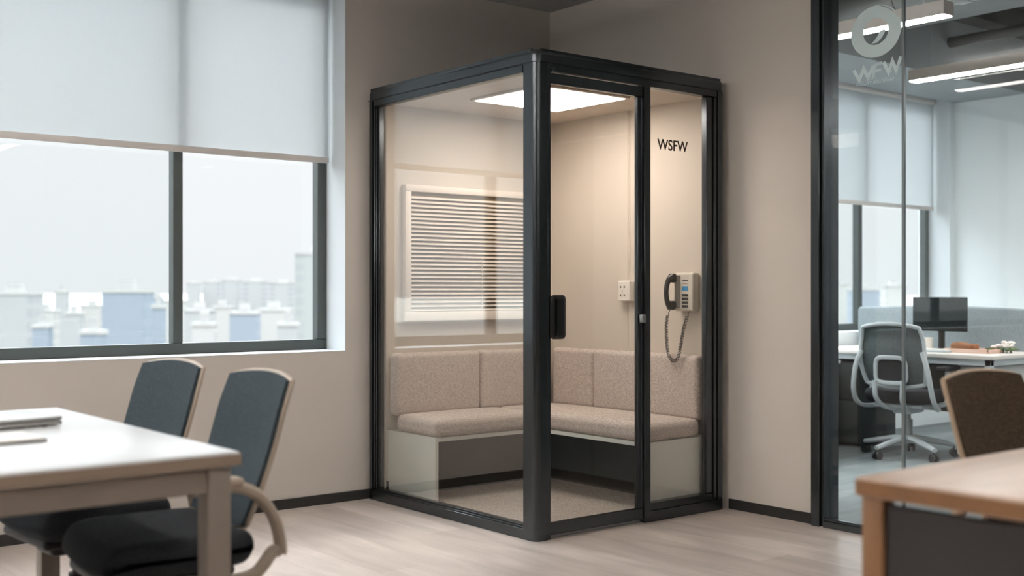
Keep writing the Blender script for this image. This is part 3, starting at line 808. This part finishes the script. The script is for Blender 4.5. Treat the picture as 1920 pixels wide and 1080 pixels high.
pl = thing('flower_bouquet', 'small bunch of white flowers with green leaves at the right end of the office desk', 'flowers', (7.45, 3.95, .70))
bm = BM(); bg = BM()
for q in range(16):
    a = random.random()*2*PI; r_ = random.random()*.07; zz = .735+random.random()*.035
    cx, cy = 7.45+math.cos(a)*r_*.7, 3.97+math.sin(a)*r_*1.3
    for p_ in range(5):
        b_ = 2*PI*p_/5
        tube(bm, [(cx, cy, zz), (cx+.012*math.cos(b_), cy+.012*math.sin(b_), zz+.008), (cx+.020*math.cos(b_), cy+.020*math.sin(b_), zz+.004)], [.003, .009, .003], 6)
    tube(bg, [(cx, cy, .702), (cx*.5+7.45*.5, cy, .72), (cx, cy, zz)], .002, 5)
    tube(bg, [(cx, cy, .715), (cx+.02*math.cos(a), cy+.03*math.sin(a), .73), (cx+.03*math.cos(a), cy+.06*math.sin(a), .728)], [.002, .010, .002], 6)
obj('petals', bm, 'flower', pl); obj('leaves', bg, 'leaf', pl)
pe = thing('pedestal_cabinet', 'white three drawer pedestal under the office desk beside the swivel chair', 'cabinet', (7.3, 4.08, 0))
obj('body', B(((7.195, 3.905, .02), (7.64, 4.16, .625)), bev=.003), 'pedestal', pe)
for z0, z1 in ((.03, .33), (.335, .50), (.505, .615)):
    d = obj('drawer', B(((7.18, 3.908, z0), (7.195, 4.157, z1)), bev=.002), 'pedestal', pe)
    obj('handle', B(((7.173, 3.98, z1-.022), (7.18, 4.08, z1-.012)), bev=.001, seg=1), 'alu', d)
cb = thing('low_cabinet', 'dark grey low cabinet below the office window at the left behind the glass', 'cabinet', (6.2, 5.15, 0))
obj('body', B(((5.4, 4.98, .03), (7.0, 5.33, .60)), bev=.003), 'cab_dark', cb)
obj('cabinet_top', B(((5.38, 4.96, .60), (7.02, 5.335, .625)), bev=.003), 'light_plastic', cb)
for q in range(4):
    d = obj('door', B(((5.405+q*.4, 4.965, .04), (5.795+q*.4, 4.98, .595)), bev=.002), 'cab_dark', cb)
    obj('handle', B(((5.70+q*.4, 4.955, .48), (5.71+q*.4, 4.965, .56)), bev=.001, seg=1), 'alu', d)
mb = thing('mobile_pedestal', 'dark grey drawer pedestal standing under the far end of the office desk', 'cabinet', (7.35, 5.0, 0))
obj('body', B(((7.12, 4.88, .02), (7.58, 5.22, .61)), bev=.003), 'cab_dark', mb)
for z0, z1 in ((.03, .33), (.335, .60)): obj('drawer', B(((7.105, 4.885, z0), (7.12, 5.215, z1)), bev=.002), 'cab_dark', mb)

# lamps
def lamp(x, y0, y1, z, label, grp=None, hang=3.2, st='emit_office', w=.05, up=False):
    t = thing('linear_lamp', label, 'lamp', (x, (y0+y1)/2, z), grp)
    obj('housing', B(((x-w, y0, z), (x+w, y1, z+.075)), bev=.002, seg=1), 'lamp_house', t)
    obj('diffuser', B(((x-w+.008, y0+.008, z-.006), (x+w-.008, y1-.008, z+.002))), st, t)
    if up: obj('added_uplight', B(((x-w+.01, y0+.01, z+.075), (x+w-.01, y1-.01, z+.078))), 'emit_fill', t)  # added upward emitter that brightens the ceiling
    for y in (y0+.15, y1-.15):
        bm = BM(); cyl(bm, (x, y, z+.07), (x, y, hang), .002, 6); obj('suspension_wire', bm, 'alu', t)
    return t
lamp(5.72, 3.36, 4.62, 2.60, 'linear pendant lamp crossing behind the round logo on the glass')
lamp(7.35, 2.4, 4.60, 2.60, 'linear pendant lamp over the office desk at the right edge')
for x, y0, y1, lb in ((1.3, 2.6, 4.6, 'linear pendant lamp over the right end of the white table'), (-0.2, 2.0, 4.6, 'linear pendant lamp over the middle of the white table'),
                 (-1.6, 1.0, 4.5, 'linear pendant lamp at the far left of the room'), (1.6, -2.6, .4, 'linear pendant lamp behind the viewer'), (3.4, -2.0, .8, 'linear pendant lamp over the wooden desk')):
    lamp(x, y0, y1, 2.60, lb, hang=ZC, st='emit_lamp', up=True)
lamp(8.2, .4, 3.1, 2.60, 'unseen linear pendant lamp added to brighten the office near its far side wall')  # lamp out of view, added to lift the office light
# ducts and pipes
def duct(name, a, b, r, m, label, cat):
    bm = BM(); a = Vector(a); b = Vector(b); n = 14
    tube(bm, [a.lerp(b, i/n) for i in range(n+1)], r, 20)
    for i in range(1, n): tube(bm, [a.lerp(b, i/n-.006), a.lerp(b, i/n+.006)], r*1.04, 20)
    tag(obj(name, bm, m), label, cat)
duct('air_duct', (6.55, -1.9, 3.0), (6.55, 4.68, 3.0), .13, 'duct', 'round grey air duct under the open office ceiling', 'duct')
duct('pipe', (6.0, -1.9, 3.05), (6.0, 4.69, 3.05), .035, 'pipe_dark', 'black pipe beside the logo under the open office ceiling', 'pipe')
duct('pipe', (8.0, -1.9, 2.98), (8.0, 4.69, 2.98), .04, 'pipe_dark', 'black pipe to the right of the air duct under the office ceiling', 'pipe')
duct('pipe', (8.35, -1.9, 3.06), (8.35, 4.69, 3.06), .03, 'duct', 'thin grey pipe nearest the office side wall', 'pipe')
for q, y in enumerate((1.4, 2.9, 4.3)):
    tag(obj('ceiling_beam', B(((4.76, y, 3.05), (9.19, y+.16, 3.199))), 'ceil_dark'), ('dark ceiling beam of the office nearest the viewer', 'dark ceiling beam of the office, middle of three', 'dark ceiling beam of the office nearest the window')[q], 'beam')
tray = thing('cable_tray', 'wide flat grey duct crossing the office ceiling above the desk lamp', 'duct', (7.3, 3.3, 2.9))
obj('tray_body', B(((6.85, 1.0, 2.96), (7.28, 4.65, 3.06)), bev=.006), 'duct', tray)

# ------------------------------------------------------------------ city
gz = -46
bm = BM(); box(bm, (-4500, 40, gz-2), (2500, 2500, gz)); o = obj('ground', bm, 'ground', flat=True); o['kind'] = 'structure'
bm = BM()
seg = 80; prevt = None; tops = []
for i in range(seg+1):
    x = -4600+7600*i/seg; h = 8+16*(math.sin(i*.31)+math.sin(i*.13+1)+1.3)/3
    tops.append((x, h))
f_ = [bm.verts.new((x, 1500+.0*i, gz)) for i, (x, h) in enumerate(tops)]; t_ = [bm.verts.new((x, 1800, gz+28+h)) for x, h in tops]; r_ = [bm.verts.new((x, 2200, gz)) for x, h in tops]
for i in range(seg): bm.faces.new((f_[i], f_[i+1], t_[i+1], t_[i])); bm.faces.new((t_[i], t_[i+1], r_[i+1], r_[i]))
o = obj('hills', bm, 'hill'); o['kind'] = 'structure'
FX, RX = Vector((.6277, .7785, 0)), Vector((.7785, -.6277, 0))
def tower(name, p0, p1, top, D, m, label, cat='building', group=None, depth=None):
    """bearings p0,p1 = tangents*1000 right of the view axis; top in metres above eye"""
    a, b = p0/1000*D, p1/1000*D; w = b-a; dp = depth or w*.8
    c = FX*D + RX*((a+b)/2)
    t = thing(name, label, cat, (c.x, c.y, gz), group)
    zt = 1.1+top
    def loc(bm, lo, hi):
        b2 = BM(); box(b2, lo, hi)
        for v in b2.verts: v.co = c*1 + RX*v.co.x + FX*v.co.y + Vector((0, 0, v.co.z))
        me = bpy.data.meshes.new('t'); b2.to_mesh(me); b2.free(); bm.from_mesh(me); bpy.data.meshes.remove(me)
    bm = BM(); loc(bm, (-w/2, 0, gz), (w/2, dp, zt)); obj('facade', bm, m, t, flat=True)
    bm = BM(); loc(bm, (-w/2-.2, -.2, zt), (w/2+.2, dp+.2, zt+.8)); loc(bm, (-w*.2, dp*.3, zt+.8), (w*.15, dp*.7, zt+3)); obj('roof', bm, 'bld_white', t, flat=True)
    return t
def B_(px0, px1, py, D, m, label, **kw):
    tower('office_tower', (px0-960)/2.169, (px1-960)/2.169, (546-py)/2169*D, D, m, label, **kw)
B_(191, 270, 549, 260, 'bld_blue', 'pale blue office tower left of the window mullion')
B_(553, 640, 478, 380, 'bld_green', 'tall hazy grey green tower beside the right window jamb')
B_(-20, 57, 553, 300, 'bld_grey', 'blurry grey block at the left edge of the window')
B_(102, 124, 549, 500, 'bld_grey', 'small slim grey tower between the left block and the blue tower')
B_(285, 306, 578, 240, 'bld_blue', 'slim blue tower tight against the window mullion')
B_(150, 190, 627, 210, 'bld_blue', 'low pale blue block at the foot of the blue tower')
grp = 'hazy low blocks of the distant city'
rr = random.Random(7)
for i, (a, b, y, D) in enumerate([(60, 100, 585, 420), (120, 150, 590, 380), (150, 188, 575, 520), (272, 300, 560, 560), (306, 345, 566, 480), (345, 395, 585, 330), (395, 432, 578, 420), (430, 480, 590, 300), (480, 540, 584, 340), (350, 372, 532, 800), (380, 410, 530, 820), (415, 450, 527, 900), (455, 500, 529, 860), (505, 550, 532, 800), (0, 30, 600, 350), (60, 90, 615, 260), (360, 400, 612, 230), (520, 556, 612, 240), (1560, 1590, 535, 600), (1600, 1650, 545, 480), (1660, 1700, 538, 560)]):
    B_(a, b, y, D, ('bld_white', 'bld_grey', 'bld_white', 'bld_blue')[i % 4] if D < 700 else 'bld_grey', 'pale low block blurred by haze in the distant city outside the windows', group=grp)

# ------------------------------------------------------------------ light
w = bpy.data.worlds.new('sky'); S.world = w; w.use_nodes = True; nt = w.node_tree; nt.nodes.clear()
out = nt.nodes.new('ShaderNodeOutputWorld'); bg = nt.nodes.new('ShaderNodeBackground')
tc = nt.nodes.new('ShaderNodeTexCoord'); sp = nt.nodes.new('ShaderNodeSeparateXYZ'); rp = nt.nodes.new('ShaderNodeValToRGB')
nt.links.new(tc.outputs['Generated'], sp.inputs[0]); nt.links.new(sp.outputs[2], rp.inputs[0])
SK = [(-1, (.3, .3, .3)), (0.0, (.66, .675, .69)), (.13, (.69, .70, .71)), (.30, (3.25, 3.4, 3.55)), (.7, (5.2, 5.5, 5.8))]
els = rp.color_ramp.elements
els[0].position = 0; els[0].color = (*SK[1][1], 1); els[1].position = .13; els[1].color = (*SK[2][1], 1)
for p_, c_ in SK[3:]:
    e = els.new(p_); e.color = (*c_, 1)
nt.links.new(rp.outputs[0], bg.inputs[0]); bg.inputs[1].default_value = 1.0; nt.links.new(bg.outputs[0], out.inputs[0])

sun = bpy.data.lights.new('sun', 'SUN'); sun.energy = 2.3; sun.angle = math.radians(14); sun.color = (1, .95, .9)
so = bpy.data.objects.new('sun', sun); COL.objects.link(so)
d = Vector((.06, -1, -.98)).normalized()
so.rotation_euler = d.to_track_quat('-Z', 'Y').to_euler()
for x0, x1 in ((WX0, WX1), (OX0, OX1)):
    al = bpy.data.lights.new('daylight_portal', 'AREA'); al.shape = 'RECTANGLE'; al.size = x1-x0; al.size_y = ZT-ZS; al.cycles.is_portal = True
    ao = bpy.data.objects.new('daylight_portal', al); COL.objects.link(ao); ao.location = ((x0+x1)/2, YW+.28, (ZS+ZT)/2)
    ao.rotation_euler = (-PI/2, 0, 0)

# ------------------------------------------------------------------ camera
cam = bpy.data.cameras.new('camera'); co = bpy.data.objects.new('camera', cam); COL.objects.link(co)
co.location = (0, 0, 1.1165); co.rotation_euler = (PI/2, 0, -math.atan2(.6277, .7785))
cam.sensor_width = 36; cam.lens = 36*2169/1920; cam.shift_y = 6/1920; cam.clip_end = 5000; cam.clip_start = .05
cam.dof.use_dof = True; cam.dof.focus_distance = 5.6; cam.dof.aperture_fstop = 2.0
S.camera = co
S.view_settings.view_transform = 'Standard'; S.view_settings.look = 'None'; S.view_settings.gamma = 1; S.view_settings.use_curve_mapping = False
S.view_settings.exposure = 0.5
